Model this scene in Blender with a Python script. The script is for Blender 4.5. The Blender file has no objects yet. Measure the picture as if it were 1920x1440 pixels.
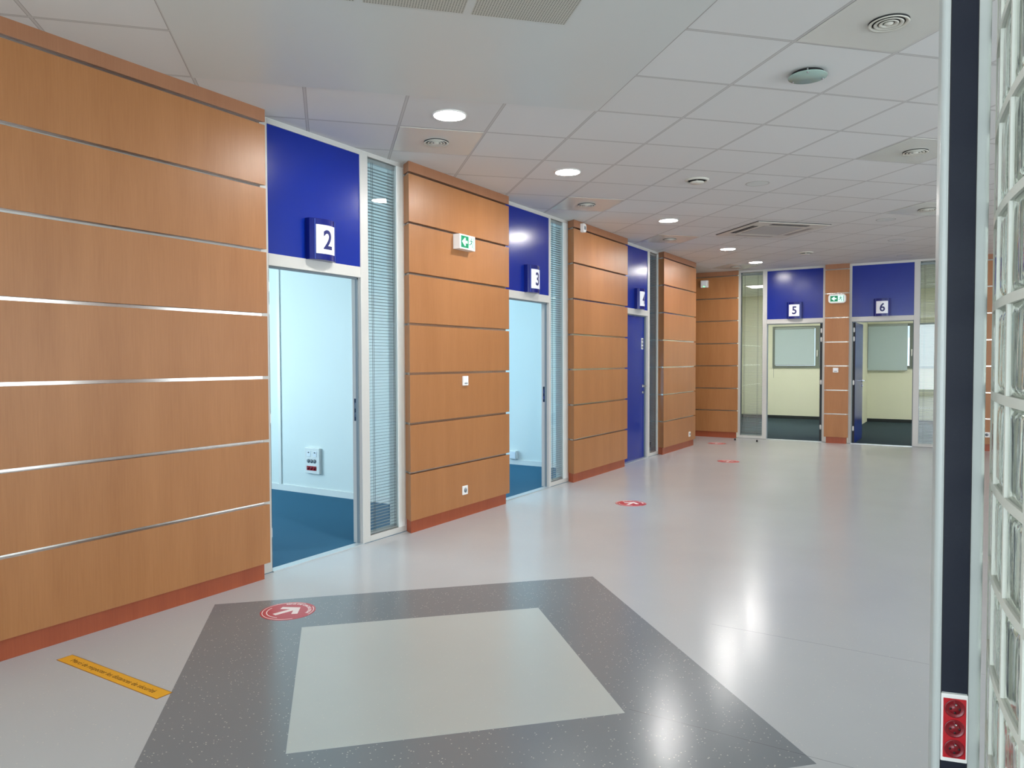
import bpy, bmesh, math, random
from mathutils import Vector, Matrix
R = math.radians
SC = bpy.context.scene
COL = SC.collection
random.seed(4)

# ------------------------------------------------------------------ camera, world, light, exposure
EYE = 1.402          # camera height
H = 2.996            # hall ceiling height
YAW = R(31.6)        # the camera looks 31.6 degrees left of the hall's long axis (y)
PITCH, ROLL, FPX = -0.0314, -0.0029, 1388.8
cam_d = bpy.data.cameras.new('camera')
cam_d.sensor_width = 36.0
cam_d.lens = FPX / 1920 * 36.0
cam_d.clip_start = 0.02
cam = bpy.data.objects.new('camera', cam_d)
COL.objects.link(cam)
_r, _u, _f = Vector((1, 0, 0)), Vector((0, -math.sin(PITCH), math.cos(PITCH))), Vector((0, math.cos(PITCH), math.sin(PITCH)))
_r2 = _r * math.cos(ROLL) + _u * math.sin(ROLL)
_u2 = _u * math.cos(ROLL) - _r * math.sin(ROLL)
_m = Matrix((_r2, _u2, -_f)).transposed().to_4x4()
cam.matrix_world = Matrix.Translation((0, 0, EYE)) @ Matrix.Rotation(YAW, 4, 'Z') @ _m
SC.camera = cam

SC.view_settings.view_transform = 'Standard'
SC.view_settings.look = 'None'
SC.view_settings.gamma = 1
SC.view_settings.use_curve_mapping = False
SC.view_settings.exposure = 0.09
SC.cycles.max_bounces = 12
SC.cycles.diffuse_bounces = 6
SC.cycles.glossy_bounces = 6
SC.cycles.transmission_bounces = 12
SC.cycles.transparent_max_bounces = 16
SC.cycles.sample_clamp_indirect = 6
SC.cycles.caustics_reflective = False

W = bpy.data.worlds.new('world')
SC.world = W
W.use_nodes = True
W.node_tree.nodes['Background'].inputs[0].default_value = (0.70, 0.86, 1.0, 1)
W.node_tree.nodes['Background'].inputs[1].default_value = 1.2

def area(name, loc, rot, sx, sy, power, color):
    d = bpy.data.lights.new(name, 'AREA')
    d.shape = 'RECTANGLE'; d.size = sx; d.size_y = sy; d.energy = power; d.color = color
    o = bpy.data.objects.new(name, d); COL.objects.link(o)
    o.location = loc; o.rotation_euler = rot
    return o
# daylight through the glazed front behind the camera (outside the glass, shining in along +y)
area('daylight_entrance', (1.2, -5.6, 1.5), (R(90), 0, 0), 8.5, 2.5, 560, (0.82, 0.92, 1.0))
# light added through unseen right-hand openings to brighten the hall (shining along -x)
area('added_side_light', (6.42, 6.9, 1.55), (R(90), 0, R(90)), 11.6, 2.4, 550, (0.84, 0.93, 1.0))
# daylight through the windows of offices two and three on the left (shining along +x)
area('daylight_office_two', (-8.45, 3.2, 1.45), (R(90), 0, R(-90)), 2.3, 1.5, 150, (0.62, 0.87, 1.0))
area('daylight_office_three', (-8.45, 7.0, 1.45), (R(90), 0, R(-90)), 2.4, 1.5, 135, (0.50, 0.80, 1.0))
area('low_fill_office_four', (-8.45, 9.9, 0.95), (R(90), 0, R(-90)), 2.0, 0.5, 24, (0.12, 0.50, 1.0))  # low blue light added to tint the lower slats by door four

# ------------------------------------------------------------------ helpers
def o2s(X, Y):
    c, s = math.cos(YAW), math.sin(YAW)
    return (X * c - Y * s, X * s + Y * c)

GA = R(13.963)                       # ceiling grid direction and node in the camera-aligned frame
def cell(j, i):
    ax, ay = math.cos(GA), math.sin(GA)
    return o2s(0.8353 + .6 * (j * ax - i * ay), 3.617 + .6 * (j * ay + i * ax))
GRID_ROT = GA + YAW

class MB:
    def __init__(s): s.v, s.f, s.sm = [], [], []
    def add(s, vs, fs, smooth=False):
        n = len(s.v); s.v += [tuple(v) for v in vs]
        s.f += [tuple(n + i for i in f) for f in fs]; s.sm += [smooth] * len(fs)
        return s
    def box(s, x0, x1, y0, y1, z0, z1):
        vs = [(x, y, z) for z in (z0, z1) for y in (y0, y1) for x in (x0, x1)]
        return s.add(vs, [(0, 2, 3, 1), (4, 5, 7, 6), (0, 1, 5, 4), (2, 6, 7, 3), (0, 4, 6, 2), (1, 3, 7, 5)])
    def prism(s, pts, z0, z1, smooth=False):      # pts counter-clockwise in xy
        n = len(pts)
        vs = [(p[0], p[1], z0) for p in pts] + [(p[0], p[1], z1) for p in pts]
        s.add(vs, [tuple(range(n))[::-1], tuple(range(n, 2 * n))])
        k = len(s.v) - 2 * n
        for i in range(n):
            j = (i + 1) % n
            s.f.append((k + i, k + j, k + n + j, k + n + i)); s.sm.append(smooth)
        return s
    def prism_xz(s, pts, y0, y1):                 # outline in xz (counter-clockwise seen from -y), front at y0
        n = len(pts)
        vs = [(p[0], y0, p[1]) for p in pts] + [(p[0], y1, p[1]) for p in pts]
        fs = [tuple(range(n)), tuple(range(n, 2 * n))[::-1]]
        fs += [(i, i + n, (i + 1) % n + n, (i + 1) % n) for i in range(n)]
        return s.add(vs, fs)
    def lathe(s, prof, seg=32, c=(0, 0, 0), axis='z', smooth=True):
        n = len(prof); vs = []
        for k in range(seg):
            a = 2 * math.pi * k / seg
            for r, z in prof:
                if axis == 'z': p = (r * math.cos(a), r * math.sin(a), z)
                elif axis == 'y': p = (r * math.cos(a), z, r * math.sin(a))
                else: p = (z, r * math.cos(a), r * math.sin(a))
                vs.append((p[0] + c[0], p[1] + c[1], p[2] + c[2]))
        fs = []
        for k in range(seg):
            k2 = (k + 1) % seg
            for i in range(n - 1):
                fs.append((k * n + i, k2 * n + i, k2 * n + i + 1, k * n + i + 1))
        return s.add(vs, fs, smooth)
    def move(s, dx, dy, dz):
        s.v = [(a + dx, b + dy, c + dz) for a, b, c in s.v]; return s

def obj(name, mb, mat, parent=None, bevel=0, loc=None):
    me = bpy.data.meshes.new(name)
    me.from_pydata(mb.v, [], mb.f)
    bm = bmesh.new(); bm.from_mesh(me)
    bmesh.ops.recalc_face_normals(bm, faces=bm.faces)
    bm.to_mesh(me); bm.free()
    for p, sm in zip(me.polygons, mb.sm): p.use_smooth = sm
    for m in (mat if isinstance(mat, (list, tuple)) else [mat]): me.materials.append(m)
    o = bpy.data.objects.new(name, me); COL.objects.link(o)
    if parent: o.parent = parent
    if loc: o.location = loc
    if bevel:
        b = o.modifiers.new('bevel', 'BEVEL'); b.width = bevel; b.segments = 2; b.limit_method = 'ANGLE'; b.angle_limit = R(40)
    return o

def empty(name, loc=(0, 0, 0), rz=0.0):
    o = bpy.data.objects.new(name, None); COL.objects.link(o)
    o.empty_display_size = .1
    o.location = loc; o.rotation_euler = (0, 0, rz)
    return o

def tag(o, label, cat, group=None, kind=None):
    o['label'] = label; o['category'] = cat
    if group: o['group'] = group
    if kind: o['kind'] = kind
    return o

def copy_tree(o, parent=None):
    c = o.copy(); COL.objects.link(c); c.parent = parent
    for ch in list(o.children): copy_tree(ch, c)
    return c

def text_mb(body, size, y=0.0, depth=0.001, bold=0.0, align='CENTER', spacing=1.0, flat=False, xs=1.0, cut=0):
    """letters standing in the xz plane (front at -y), or lying flat facing up"""
    cu = bpy.data.curves.new('letters', 'FONT')
    cu.body = body; cu.size = size; cu.align_x = align; cu.align_y = 'CENTER'
    cu.offset = bold; cu.extrude = depth / 2; cu.space_character = spacing; cu.resolution_u = 4
    t = bpy.data.objects.new('letters', cu); COL.objects.link(t)
    dg = bpy.context.evaluated_depsgraph_get(); dg.update()
    me = bpy.data.meshes.new_from_object(t.evaluated_get(dg))
    mb = MB()
    if flat: vs = [(v.co.x * xs, v.co.y, v.co.z + depth / 2) for v in me.vertices]
    else: vs = [(v.co.x * xs, y - v.co.z, v.co.y) for v in me.vertices]
    mb.add(vs, [tuple(p.vertices) for p in me.polygons])
    if cut:                                        # extra vertical cuts so the letters can be wrapped on a curve
        bm = bmesh.new(); bm.from_mesh(me)
        x0, x1 = min(v.co.x for v in bm.verts), max(v.co.x for v in bm.verts); x = x0 + cut
        while x < x1:
            bmesh.ops.bisect_plane(bm, geom=bm.verts[:] + bm.edges[:] + bm.faces[:], plane_co=(x, 0, 0), plane_no=(1, 0, 0)); x += cut
        bm.to_mesh(me); bm.free(); mb = MB()
        if flat: vs = [(v.co.x * xs, v.co.y, v.co.z + depth / 2) for v in me.vertices]
        else: vs = [(v.co.x * xs, y - v.co.z, v.co.y) for v in me.vertices]
        mb.add(vs, [tuple(p.vertices) for p in me.polygons])
    bpy.data.objects.remove(t); bpy.data.curves.remove(cu); bpy.data.meshes.remove(me)
    return mb

# ------------------------------------------------------------------ materials
def srgb(r, g, b):
    return tuple(((c / 255) / 12.92 if c / 255 <= .04045 else ((c / 255 + .055) / 1.055) ** 2.4) for c in (r, g, b)) + (1,)

def mat(name, col, rough=.5, metal=0., spec=.5, trans=0., ior=1.45, emis=None, es=0., var=0.0, vscale=30., bump=0., bscale=200.):
    m = bpy.data.materials.new(name); m.use_nodes = True
    nt = m.node_tree; b = nt.nodes['Principled BSDF']
    b.inputs['Base Color'].default_value = col
    b.inputs['Roughness'].default_value = rough
    b.inputs['Metallic'].default_value = metal
    b.inputs['Specular IOR Level'].default_value = spec
    b.inputs['Transmission Weight'].default_value = trans
    b.inputs['IOR'].default_value = ior
    if emis: b.inputs['Emission Color'].default_value = emis; b.inputs['Emission Strength'].default_value = es
    tc = nt.nodes.new('ShaderNodeTexCoord')
    no = nt.nodes.new('ShaderNodeTexNoise'); no.inputs['Scale'].default_value = vscale; no.inputs['Detail'].default_value = 3
    nt.links.new(tc.outputs['Object'], no.inputs['Vector'])
    if var and not trans:
        mx = nt.nodes.new('ShaderNodeMix'); mx.data_type = 'RGBA'
        mx.inputs['A'].default_value = tuple(c * (1 - var) for c in col[:3]) + (1,)
        mx.inputs['B'].default_value = tuple(min(1, c * (1 + var)) for c in col[:3]) + (1,)
        nt.links.new(no.outputs['Fac'], mx.inputs['Factor'])
        nt.links.new(mx.outputs['Result'], b.inputs['Base Color'])
    if bump:
        n2 = nt.nodes.new('ShaderNodeTexNoise'); n2.inputs['Scale'].default_value = bscale; n2.inputs['Detail'].default_value = 2
        nt.links.new(tc.outputs['Object'], n2.inputs['Vector'])
        bp = nt.nodes.new('ShaderNodeBump'); bp.inputs['Strength'].default_value = bump; bp.inputs['Distance'].default_value = .002
        nt.links.new(n2.outputs['Fac'], bp.inputs['Height']); nt.links.new(bp.outputs['Normal'], b.inputs['Normal'])
    return m

def wood(name, dark, light, rough=.37, spec=.42):
    m = bpy.data.materials.new(name); m.use_nodes = True
    nt = m.node_tree; b = nt.nodes['Principled BSDF']; L = nt.links.new
    b.inputs['Roughness'].default_value = rough; b.inputs['Specular IOR Level'].default_value = spec
    tc = nt.nodes.new('ShaderNodeTexCoord')
    oi = nt.nodes.new('ShaderNodeObjectInfo')
    ad = nt.nodes.new('ShaderNodeVectorMath'); ad.operation = 'ADD'
    L(tc.outputs['Object'], ad.inputs[0])
    mp = nt.nodes.new('ShaderNodeMapping'); mp.inputs['Scale'].default_value = (130, 130, 5)
    L(oi.outputs['Location'], ad.inputs[1]); L(ad.outputs[0], mp.inputs['Vector'])
    n1 = nt.nodes.new('ShaderNodeTexNoise'); n1.inputs['Scale'].default_value = 1; n1.inputs['Detail'].default_value = 4; n1.inputs['Roughness'].default_value = .6
    L(mp.outputs[0], n1.inputs['Vector'])
    mp2 = nt.nodes.new('ShaderNodeMapping'); mp2.inputs['Scale'].default_value = (7, 7, .8)
    L(ad.outputs[0], mp2.inputs['Vector'])
    n2 = nt.nodes.new('ShaderNodeTexNoise'); n2.inputs['Scale'].default_value = 1; n2.inputs['Detail'].default_value = 3
    L(mp2.outputs[0], n2.inputs['Vector'])
    mi = nt.nodes.new('ShaderNodeMix'); mi.inputs['Factor'].default_value = .55
    L(n1.outputs['Fac'], mi.inputs['A']); L(n2.outputs['Fac'], mi.inputs['B'])
    cr = nt.nodes.new('ShaderNodeValToRGB')
    cr.color_ramp.elements[0].position = .3; cr.color_ramp.elements[0].color = dark
    cr.color_ramp.elements[1].position = .7; cr.color_ramp.elements[1].color = light
    L(mi.outputs['Result'], cr.inputs['Fac']); L(cr.outputs['Color'], b.inputs['Base Color'])
    return m

M = {}
M['wood'] = wood('beech veneer', srgb(152, 99, 56), srgb(169, 115, 70))
M['plinth'] = wood('stained plinth', srgb(142, 66, 38), srgb(160, 80, 48), .4)
M['fascia'] = wood('shaded fascia veneer', srgb(146, 98, 68), srgb(160, 110, 78), .42)  # same veneer, the shade under the ceiling painted as a darker tone
M['strip'] = mat('polished strip', srgb(196, 191, 184), .15, 1.0)
M['frame'] = mat('white lacquer frame', srgb(196, 194, 188), .32)
M['reveal'] = mat('grey rebate', srgb(120, 132, 138), .45)
M['blue'] = mat('blue laminate', srgb(6, 36, 134), .215, spec=.5, var=.05, vscale=6)
M['blue_sign'] = mat('blue sign plastic', srgb(8, 22, 104), .18)
M['numeral'] = mat('dark blue ink', srgb(14, 22, 92), .4)
M['cover'] = mat('tinted cover edge', srgb(70, 90, 170), .15)
M['plate'] = mat('white sign plate', srgb(235, 236, 240), .35)
M['glass'] = mat('clear glass', (.97, .99, .985, 1), .0, trans=1.0, ior=1.45)
M['blind'] = mat('grey blind slats', srgb(150, 160, 158), .45)
M['cord'] = mat('blind cord', srgb(95, 105, 105), .7)
M['chrome'] = mat('satin metal', srgb(200, 200, 202), .22, 1.0)
M['black'] = mat('black rubber', srgb(18, 18, 20), .5)
M['dark_metal'] = mat('dark strike plate', srgb(46, 60, 80), .35, .6)
M['white_plastic'] = mat('white plastic', srgb(232, 230, 226), .35)
M['grey_plastic'] = mat('grey plastic', srgb(120, 125, 130), .45)
M['red_plastic'] = mat('red socket plastic', srgb(178, 28, 38), .28)
M['red_dark'] = mat('red socket recess', srgb(120, 14, 26), .3)
M['green'] = mat('exit green', srgb(0, 120, 78), .4, emis=srgb(0, 130, 85), es=.25)
M['exit_white'] = mat('exit face', srgb(215, 250, 236), .4, emis=srgb(200, 255, 235), es=.45)
M['exit_ink'] = mat('exit pictogram ink', srgb(70, 130, 115), .5)
M['navy'] = mat('navy channel cover', srgb(17, 23, 38), .45, spec=.35, var=.12, vscale=400, bump=.15, bscale=900)
M['alu'] = mat('white aluminium profile', srgb(178, 183, 180), .30)
M['room_wall'] = mat('white office wall', srgb(226, 230, 226), .6)
M['cream_wall'] = mat('cream office wall', srgb(228, 229, 208), .6)
M['plain_wall'] = mat('off white hall wall', srgb(205, 203, 192), .6)
M['carpet_blue'] = mat('blue carpet', srgb(60, 104, 130), .95, spec=.1, var=.25, vscale=260, bump=.6, bscale=700)
M['carpet_dark'] = mat('slate carpet', srgb(52, 66, 74), .95, spec=.1, var=.2, vscale=260, bump=.6, bscale=700)
M['dark_base'] = mat('dark skirting', srgb(30, 36, 40), .6)
M['win_frame'] = mat('grey window frame', srgb(112, 120, 112), .45)
M['roller'] = mat('roller blind cloth', srgb(200, 216, 220), .8, var=.03, vscale=300)
M['mortar'] = mat('white mortar', srgb(222, 224, 214), .6, bump=.2, bscale=120)
M['lamp_on'] = mat('lit diffuser', (1, 1, 1, 1), .4, emis=(1.0, .97, .94, 1), es=245)
M['panel_on'] = mat('lit office panel', (1, 1, 1, 1), .4, emis=(1.0, 1.0, .95, 1), es=88)
M['lamp_rim'] = mat('white lamp rim', srgb(225, 222, 216), .4)
M['ring_grey'] = mat('grey lamp ring', srgb(168, 164, 158), .5)
M['frosted'] = mat('frosted green glass', srgb(150, 172, 162), .25, var=.05)
M['vent_white'] = mat('white vent metal', srgb(205, 202, 190), .35)
M['dark_void'] = mat('dark duct', srgb(26, 26, 28), .8)
M['tile_metal'] = mat('glossy metal ceiling tile', srgb(204, 202, 194), .24, spec=.35)
M['ac_plate'] = mat('cassette plate', srgb(196, 190, 180), .45)
M['ac_grille'] = mat('cassette grille', srgb(160, 152, 146), .6)
M['plasterboard'] = mat('painted plasterboard', srgb(202, 204, 200), .38, spec=.4, var=.01, vscale=3)
M['sticker_red'] = mat('red floor sticker', srgb(184, 58, 64), .35)
M['sticker_white'] = mat('white sticker print', srgb(238, 226, 222), .4)
M['yellow'] = mat('yellow floor band', srgb(232, 170, 48), .35)
M['yellow_edge'] = mat('ochre band edge', srgb(150, 96, 40), .45)
M['ink'] = mat('dark print', srgb(84, 52, 20), .5)
M['sill'] = mat('aluminium threshold', srgb(205, 212, 214), .3, .6)
M['shelf_white'] = mat('sidelight blind rail', srgb(170, 180, 180), .4)

nt_ = M['roller'].node_tree
tl_ = nt_.nodes.new('ShaderNodeBsdfTranslucent'); tl_.inputs[0].default_value = srgb(205, 222, 222)
ms_ = nt_.nodes.new('ShaderNodeMixShader'); ms_.inputs[0].default_value = .2
nt_.links.new(nt_.nodes['Principled BSDF'].outputs[0], ms_.inputs[1]); nt_.links.new(tl_.outputs[0], ms_.inputs[2])
nt_.links.new(ms_.outputs[0], nt_.nodes['Material Output'].inputs[0])

def vinyl(name, base, speck, amount, rough=.24, seams=()):
    m = bpy.data.materials.new(name); m.use_nodes = True
    nt = m.node_tree; b = nt.nodes['Principled BSDF']; L = nt.links.new
    tc = nt.nodes.new('ShaderNodeTexCoord')
    vo = nt.nodes.new('ShaderNodeTexVoronoi'); vo.inputs['Scale'].default_value = 95
    L(tc.outputs['Object'], vo.inputs['Vector'])
    sx = nt.nodes.new('ShaderNodeSeparateColor'); L(vo.outputs['Color'], sx.inputs['Color'])
    g1 = nt.nodes.new('ShaderNodeMath'); g1.operation = 'GREATER_THAN'; g1.inputs[1].default_value = 1 - amount
    L(sx.outputs['Red'], g1.inputs[0])
    l1 = nt.nodes.new('ShaderNodeMath'); l1.operation = 'LESS_THAN'; l1.inputs[1].default_value = .24
    L(vo.outputs['Distance'], l1.inputs[0])
    mu = nt.nodes.new('ShaderNodeMath'); mu.operation = 'MULTIPLY'; L(g1.outputs[0], mu.inputs[0]); L(l1.outputs[0], mu.inputs[1])
    no = nt.nodes.new('ShaderNodeTexNoise'); no.inputs['Scale'].default_value = 1.6; no.inputs['Detail'].default_value = 5
    L(tc.outputs['Object'], no.inputs['Vector'])
    mx0 = nt.nodes.new('ShaderNodeMix'); mx0.data_type = 'RGBA'
    mx0.inputs['A'].default_value = tuple(c * .95 for c in base[:3]) + (1,); mx0.inputs['B'].default_value = tuple(c * 1.05 for c in base[:3]) + (1,)
    L(no.outputs['Fac'], mx0.inputs['Factor'])
    mx = nt.nodes.new('ShaderNodeMix'); mx.data_type = 'RGBA'
    L(mu.outputs[0], mx.inputs['Factor']); L(mx0.outputs['Result'], mx.inputs['A']); mx.inputs['B'].default_value = speck
    last = mx.outputs['Result']
    # welded sheet seams: thin darker lines at given y (object space)
    sp = nt.nodes.new('ShaderNodeSeparateXYZ'); L(tc.outputs['Object'], sp.inputs[0])
    for y in seams:
        d = nt.nodes.new('ShaderNodeMath'); d.operation = 'SUBTRACT'; L(sp.outputs['Y'], d.inputs[0]); d.inputs[1].default_value = y
        a = nt.nodes.new('ShaderNodeMath'); a.operation = 'ABSOLUTE'; L(d.outputs[0], a.inputs[0])
        c = nt.nodes.new('ShaderNodeMath'); c.operation = 'LESS_THAN'; L(a.outputs[0], c.inputs[0]); c.inputs[1].default_value = .0016
        xr = nt.nodes.new('ShaderNodeMath'); xr.operation = 'GREATER_THAN'; L(sp.outputs['X'], xr.inputs[0]); xr.inputs[1].default_value = -1.14
        c2 = nt.nodes.new('ShaderNodeMath'); c2.operation = 'MULTIPLY'; L(c.outputs[0], c2.inputs[0]); L(xr.outputs[0], c2.inputs[1]); c = c2
        mm = nt.nodes.new('ShaderNodeMix'); mm.data_type = 'RGBA'; L(c.outputs[0], mm.inputs['Factor']); L(last, mm.inputs['A'])
        mm.inputs['B'].default_value = tuple(v * .62 for v in base[:3]) + (1,); last = mm.outputs['Result']
    L(last, b.inputs['Base Color'])
    # uneven polish
    nr = nt.nodes.new('ShaderNodeTexNoise'); nr.inputs['Scale'].default_value = 2.2; nr.inputs['Detail'].default_value = 6
    L(tc.outputs['Object'], nr.inputs['Vector'])
    mr = nt.nodes.new('ShaderNodeMapRange'); mr.inputs['To Min'].default_value = rough - .004; mr.inputs['To Max'].default_value = rough + .004
    L(nr.outputs['Fac'], mr.inputs['Value']); L(mr.outputs[0], b.inputs['Roughness'])
    nb = nt.nodes.new('ShaderNodeTexNoise'); nb.inputs['Scale'].default_value = 5; nb.inputs['Detail'].default_value = 3
    L(tc.outputs['Object'], nb.inputs['Vector'])
    bp = nt.nodes.new('ShaderNodeBump'); bp.inputs['Strength'].default_value = .06; bp.inputs['Distance'].default_value = .004
    L(nb.outputs['Fac'], bp.inputs['Height']); L(bp.outputs['Normal'], b.inputs['Normal'])
    b.inputs['Specular IOR Level'].default_value = .42
    return m
SEAMS = [2.744, 3.871]
M['floor'] = vinyl('light grey vinyl', srgb(184, 186, 187), srgb(205, 203, 194), .06, .22, SEAMS)
M['floor_dark'] = vinyl('dark grey speckled vinyl', srgb(122, 127, 131), srgb(190, 190, 180), .16, .22, SEAMS)
M['floor_inner'] = vinyl('pale inner vinyl', srgb(184, 188, 184), srgb(200, 200, 190), .05, .24, ())

def ceiling_mat():
    m = bpy.data.materials.new('mineral ceiling tiles'); m.use_nodes = True
    nt = m.node_tree; b = nt.nodes['Principled BSDF']; L = nt.links.new
    b.inputs['Roughness'].default_value = .62; b.inputs['Specular IOR Level'].default_value = .3
    tc = nt.nodes.new('ShaderNodeTexCoord'); sp = nt.nodes.new('ShaderNodeSeparateXYZ'); L(tc.outputs['Object'], sp.inputs[0])
    ds, fl = [], []
    for ax in ('X', 'Y'):
        d = nt.nodes.new('ShaderNodeMath'); d.operation = 'DIVIDE'; L(sp.outputs[ax], d.inputs[0]); d.inputs[1].default_value = .6
        f = nt.nodes.new('ShaderNodeMath'); f.operation = 'FLOOR'; L(d.outputs[0], f.inputs[0]); fl.append(f)
        fr = nt.nodes.new('ShaderNodeMath'); fr.operation = 'FRACT'; L(d.outputs[0], fr.inputs[0])
        s = nt.nodes.new('ShaderNodeMath'); s.operation = 'SUBTRACT'; L(fr.outputs[0], s.inputs[0]); s.inputs[1].default_value = .5
        a = nt.nodes.new('ShaderNodeMath'); a.operation = 'ABSOLUTE'; L(s.outputs[0], a.inputs[0]); ds.append(a)
    mx = nt.nodes.new('ShaderNodeMath'); mx.operation = 'MAXIMUM'; L(ds[0].outputs[0], mx.inputs[0]); L(ds[1].outputs[0], mx.inputs[1])
    bar = nt.nodes.new('ShaderNodeMath'); bar.operation = 'GREATER_THAN'; L(mx.outputs[0], bar.inputs[0]); bar.inputs[1].default_value = .4875
    gap = nt.nodes.new('ShaderNodeMath'); gap.operation = 'COMPARE'; L(mx.outputs[0], gap.inputs[0]); gap.inputs[1].default_value = .4855; gap.inputs[2].default_value = .0022
    cx = nt.nodes.new('ShaderNodeCombineXYZ'); L(fl[0].outputs[0], cx.inputs[0]); L(fl[1].outputs[0], cx.inputs[1])
    wn = nt.nodes.new('ShaderNodeTexWhiteNoise'); wn.noise_dimensions = '2D'; L(cx.outputs[0], wn.inputs['Vector'])
    c0 = nt.nodes.new('ShaderNodeMix'); c0.data_type = 'RGBA'; c0.inputs['A'].default_value = srgb(208, 206, 202); c0.inputs['B'].default_value = srgb(212, 211, 208)
    L(wn.outputs['Value'], c0.inputs['Factor'])
    c1 = nt.nodes.new('ShaderNodeMix'); c1.data_type = 'RGBA'; L(bar.outputs[0], c1.inputs['Factor']); L(c0.outputs['Result'], c1.inputs['A']); c1.inputs['B'].default_value = srgb(192, 189, 185)
    c2 = nt.nodes.new('ShaderNodeMix'); c2.data_type = 'RGBA'; L(gap.outputs[0], c2.inputs['Factor']); L(c1.outputs['Result'], c2.inputs['A']); c2.inputs['B'].default_value = srgb(140, 137, 132)
    L(c2.outputs['Result'], b.inputs['Base Color'])
    no = nt.nodes.new('ShaderNodeTexNoise'); no.inputs['Scale'].default_value = 220; L(tc.outputs['Object'], no.inputs['Vector'])
    bp = nt.nodes.new('ShaderNodeBump'); bp.inputs['Strength'].default_value = .2; bp.inputs['Distance'].default_value = .001
    L(no.outputs['Fac'], bp.inputs['Height']); L(bp.outputs['Normal'], b.inputs['Normal'])
    return m
M['ceiling'] = ceiling_mat()

def perforated_mat():
    m = bpy.data.materials.new('perforated metal'); m.use_nodes = True
    nt = m.node_tree; b = nt.nodes['Principled BSDF']; L = nt.links.new
    b.inputs['Roughness'].default_value = .5
    tc = nt.nodes.new('ShaderNodeTexCoord'); sp = nt.nodes.new('ShaderNodeSeparateXYZ'); L(tc.outputs['Object'], sp.inputs[0])
    sq = []
    for ax in ('X', 'Y'):
        d = nt.nodes.new('ShaderNodeMath'); d.operation = 'DIVIDE'; L(sp.outputs[ax], d.inputs[0]); d.inputs[1].default_value = .0125
        fr = nt.nodes.new('ShaderNodeMath'); fr.operation = 'FRACT'; L(d.outputs[0], fr.inputs[0])
        s = nt.nodes.new('ShaderNodeMath'); s.operation = 'SUBTRACT'; L(fr.outputs[0], s.inputs[0]); s.inputs[1].default_value = .5
        p = nt.nodes.new('ShaderNodeMath'); p.operation = 'POWER'; L(s.outputs[0], p.inputs[0]); p.inputs[1].default_value = 2; sq.append(p)
    a = nt.nodes.new('ShaderNodeMath'); a.operation = 'ADD'; L(sq[0].outputs[0], a.inputs[0]); L(sq[1].outputs[0], a.inputs[1])
    l = nt.nodes.new('ShaderNodeMath'); l.operation = 'LESS_THAN'; L(a.outputs[0], l.inputs[0]); l.inputs[1].default_value = .075
    c = nt.nodes.new('ShaderNodeMix'); c.data_type = 'RGBA'; L(l.outputs[0], c.inputs['Factor'])
    c.inputs['A'].default_value = srgb(188, 186, 174); c.inputs['B'].default_value = srgb(96, 94, 88)
    L(c.outputs['Result'], b.inputs['Base Color'])
    return m
M['perforated'] = perforated_mat()

def block_mat():
    m = bpy.data.materials.new('wavy glass block'); m.use_nodes = True
    nt = m.node_tree; b = nt.nodes['Principled BSDF']; L = nt.links.new
    b.inputs['Base Color'].default_value = (.94, .965, .89, 1); b.inputs['Transmission Weight'].default_value = 1
    b.inputs['Roughness'].default_value = .05; b.inputs['IOR'].default_value = 1.3
    tc = nt.nodes.new('ShaderNodeTexCoord'); mp = nt.nodes.new('ShaderNodeMapping'); mp.inputs['Scale'].default_value = (16, 16, 3)
    L(tc.outputs['Object'], mp.inputs['Vector'])
    no = nt.nodes.new('ShaderNodeTexNoise'); no.inputs['Scale'].default_value = 1; no.inputs['Detail'].default_value = 1.5; L(mp.outputs[0], no.inputs['Vector'])
    bp = nt.nodes.new('ShaderNodeBump'); bp.inputs['Strength'].default_value = .5; bp.inputs['Distance'].default_value = .010
    L(no.outputs['Fac'], bp.inputs['Height']); L(bp.outputs['Normal'], b.inputs['Normal'])
    return m
M['block'] = block_mat()

# ------------------------------------------------------------------ setting: floors, ceilings, plain walls
XL, YB = -3.925, 13.5          # planes of the glazed partitions (left wall, back wall)
fl = obj('floor', MB().box(XL, 6.2, -5.4, YB, -.06, 0), M['floor'])
tag(fl, 'light grey glossy vinyl floor of the hall with a dark square inlay', 'floor', kind='structure')
cx, cy = -2.056, 2.706
def diamond(r, z0, z1): return MB().prism([(cx - r, cy), (cx, cy - r), (cx + r, cy), (cx, cy + r)], z0, z1)
ri = diamond(1.628, 0, .0006); i1 = obj('dark_inlay', ri, M['floor_dark'], fl)
i1['label'] = 'dark grey speckled square inlay'
i2 = obj('pale_inlay', diamond(.914, .0006, .0012), M['floor_inner'], fl)
i2['label'] = 'pale inner square of the inlay'

# office floors
def slab(name, x0, x1, y0, y1, z0, z1, m, label, cat, kind='structure'):
    o = obj(name, MB().box(x0, x1, y0, y1, z0, z1), m); tag(o, label, cat, kind=kind); return o
slab('floor', -8.3, XL, -.5, 5.52, -.06, .004, M['carpet_blue'], 'blue carpet floor of the office behind door two', 'floor')
slab('floor', -8.3, XL, 5.52, 8.5, -.06, .004, M['carpet_blue'], 'blue carpet floor of the office behind door three', 'floor')
slab('floor', -8.3, XL, 8.5, 12.1, -.06, .004, M['carpet_blue'], 'blue carpet floor behind the closed door four', 'floor')
slab('floor', -5.4, -1.98, YB, 18.55, -.06, .004, M['carpet_dark'], 'slate carpet floor of the office behind door five', 'floor')
slab('floor', -1.98, 1.6, YB, 18.55, -.06, .004, M['carpet_dark'], 'dark carpet floor of the office behind door six', 'floor')

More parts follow.
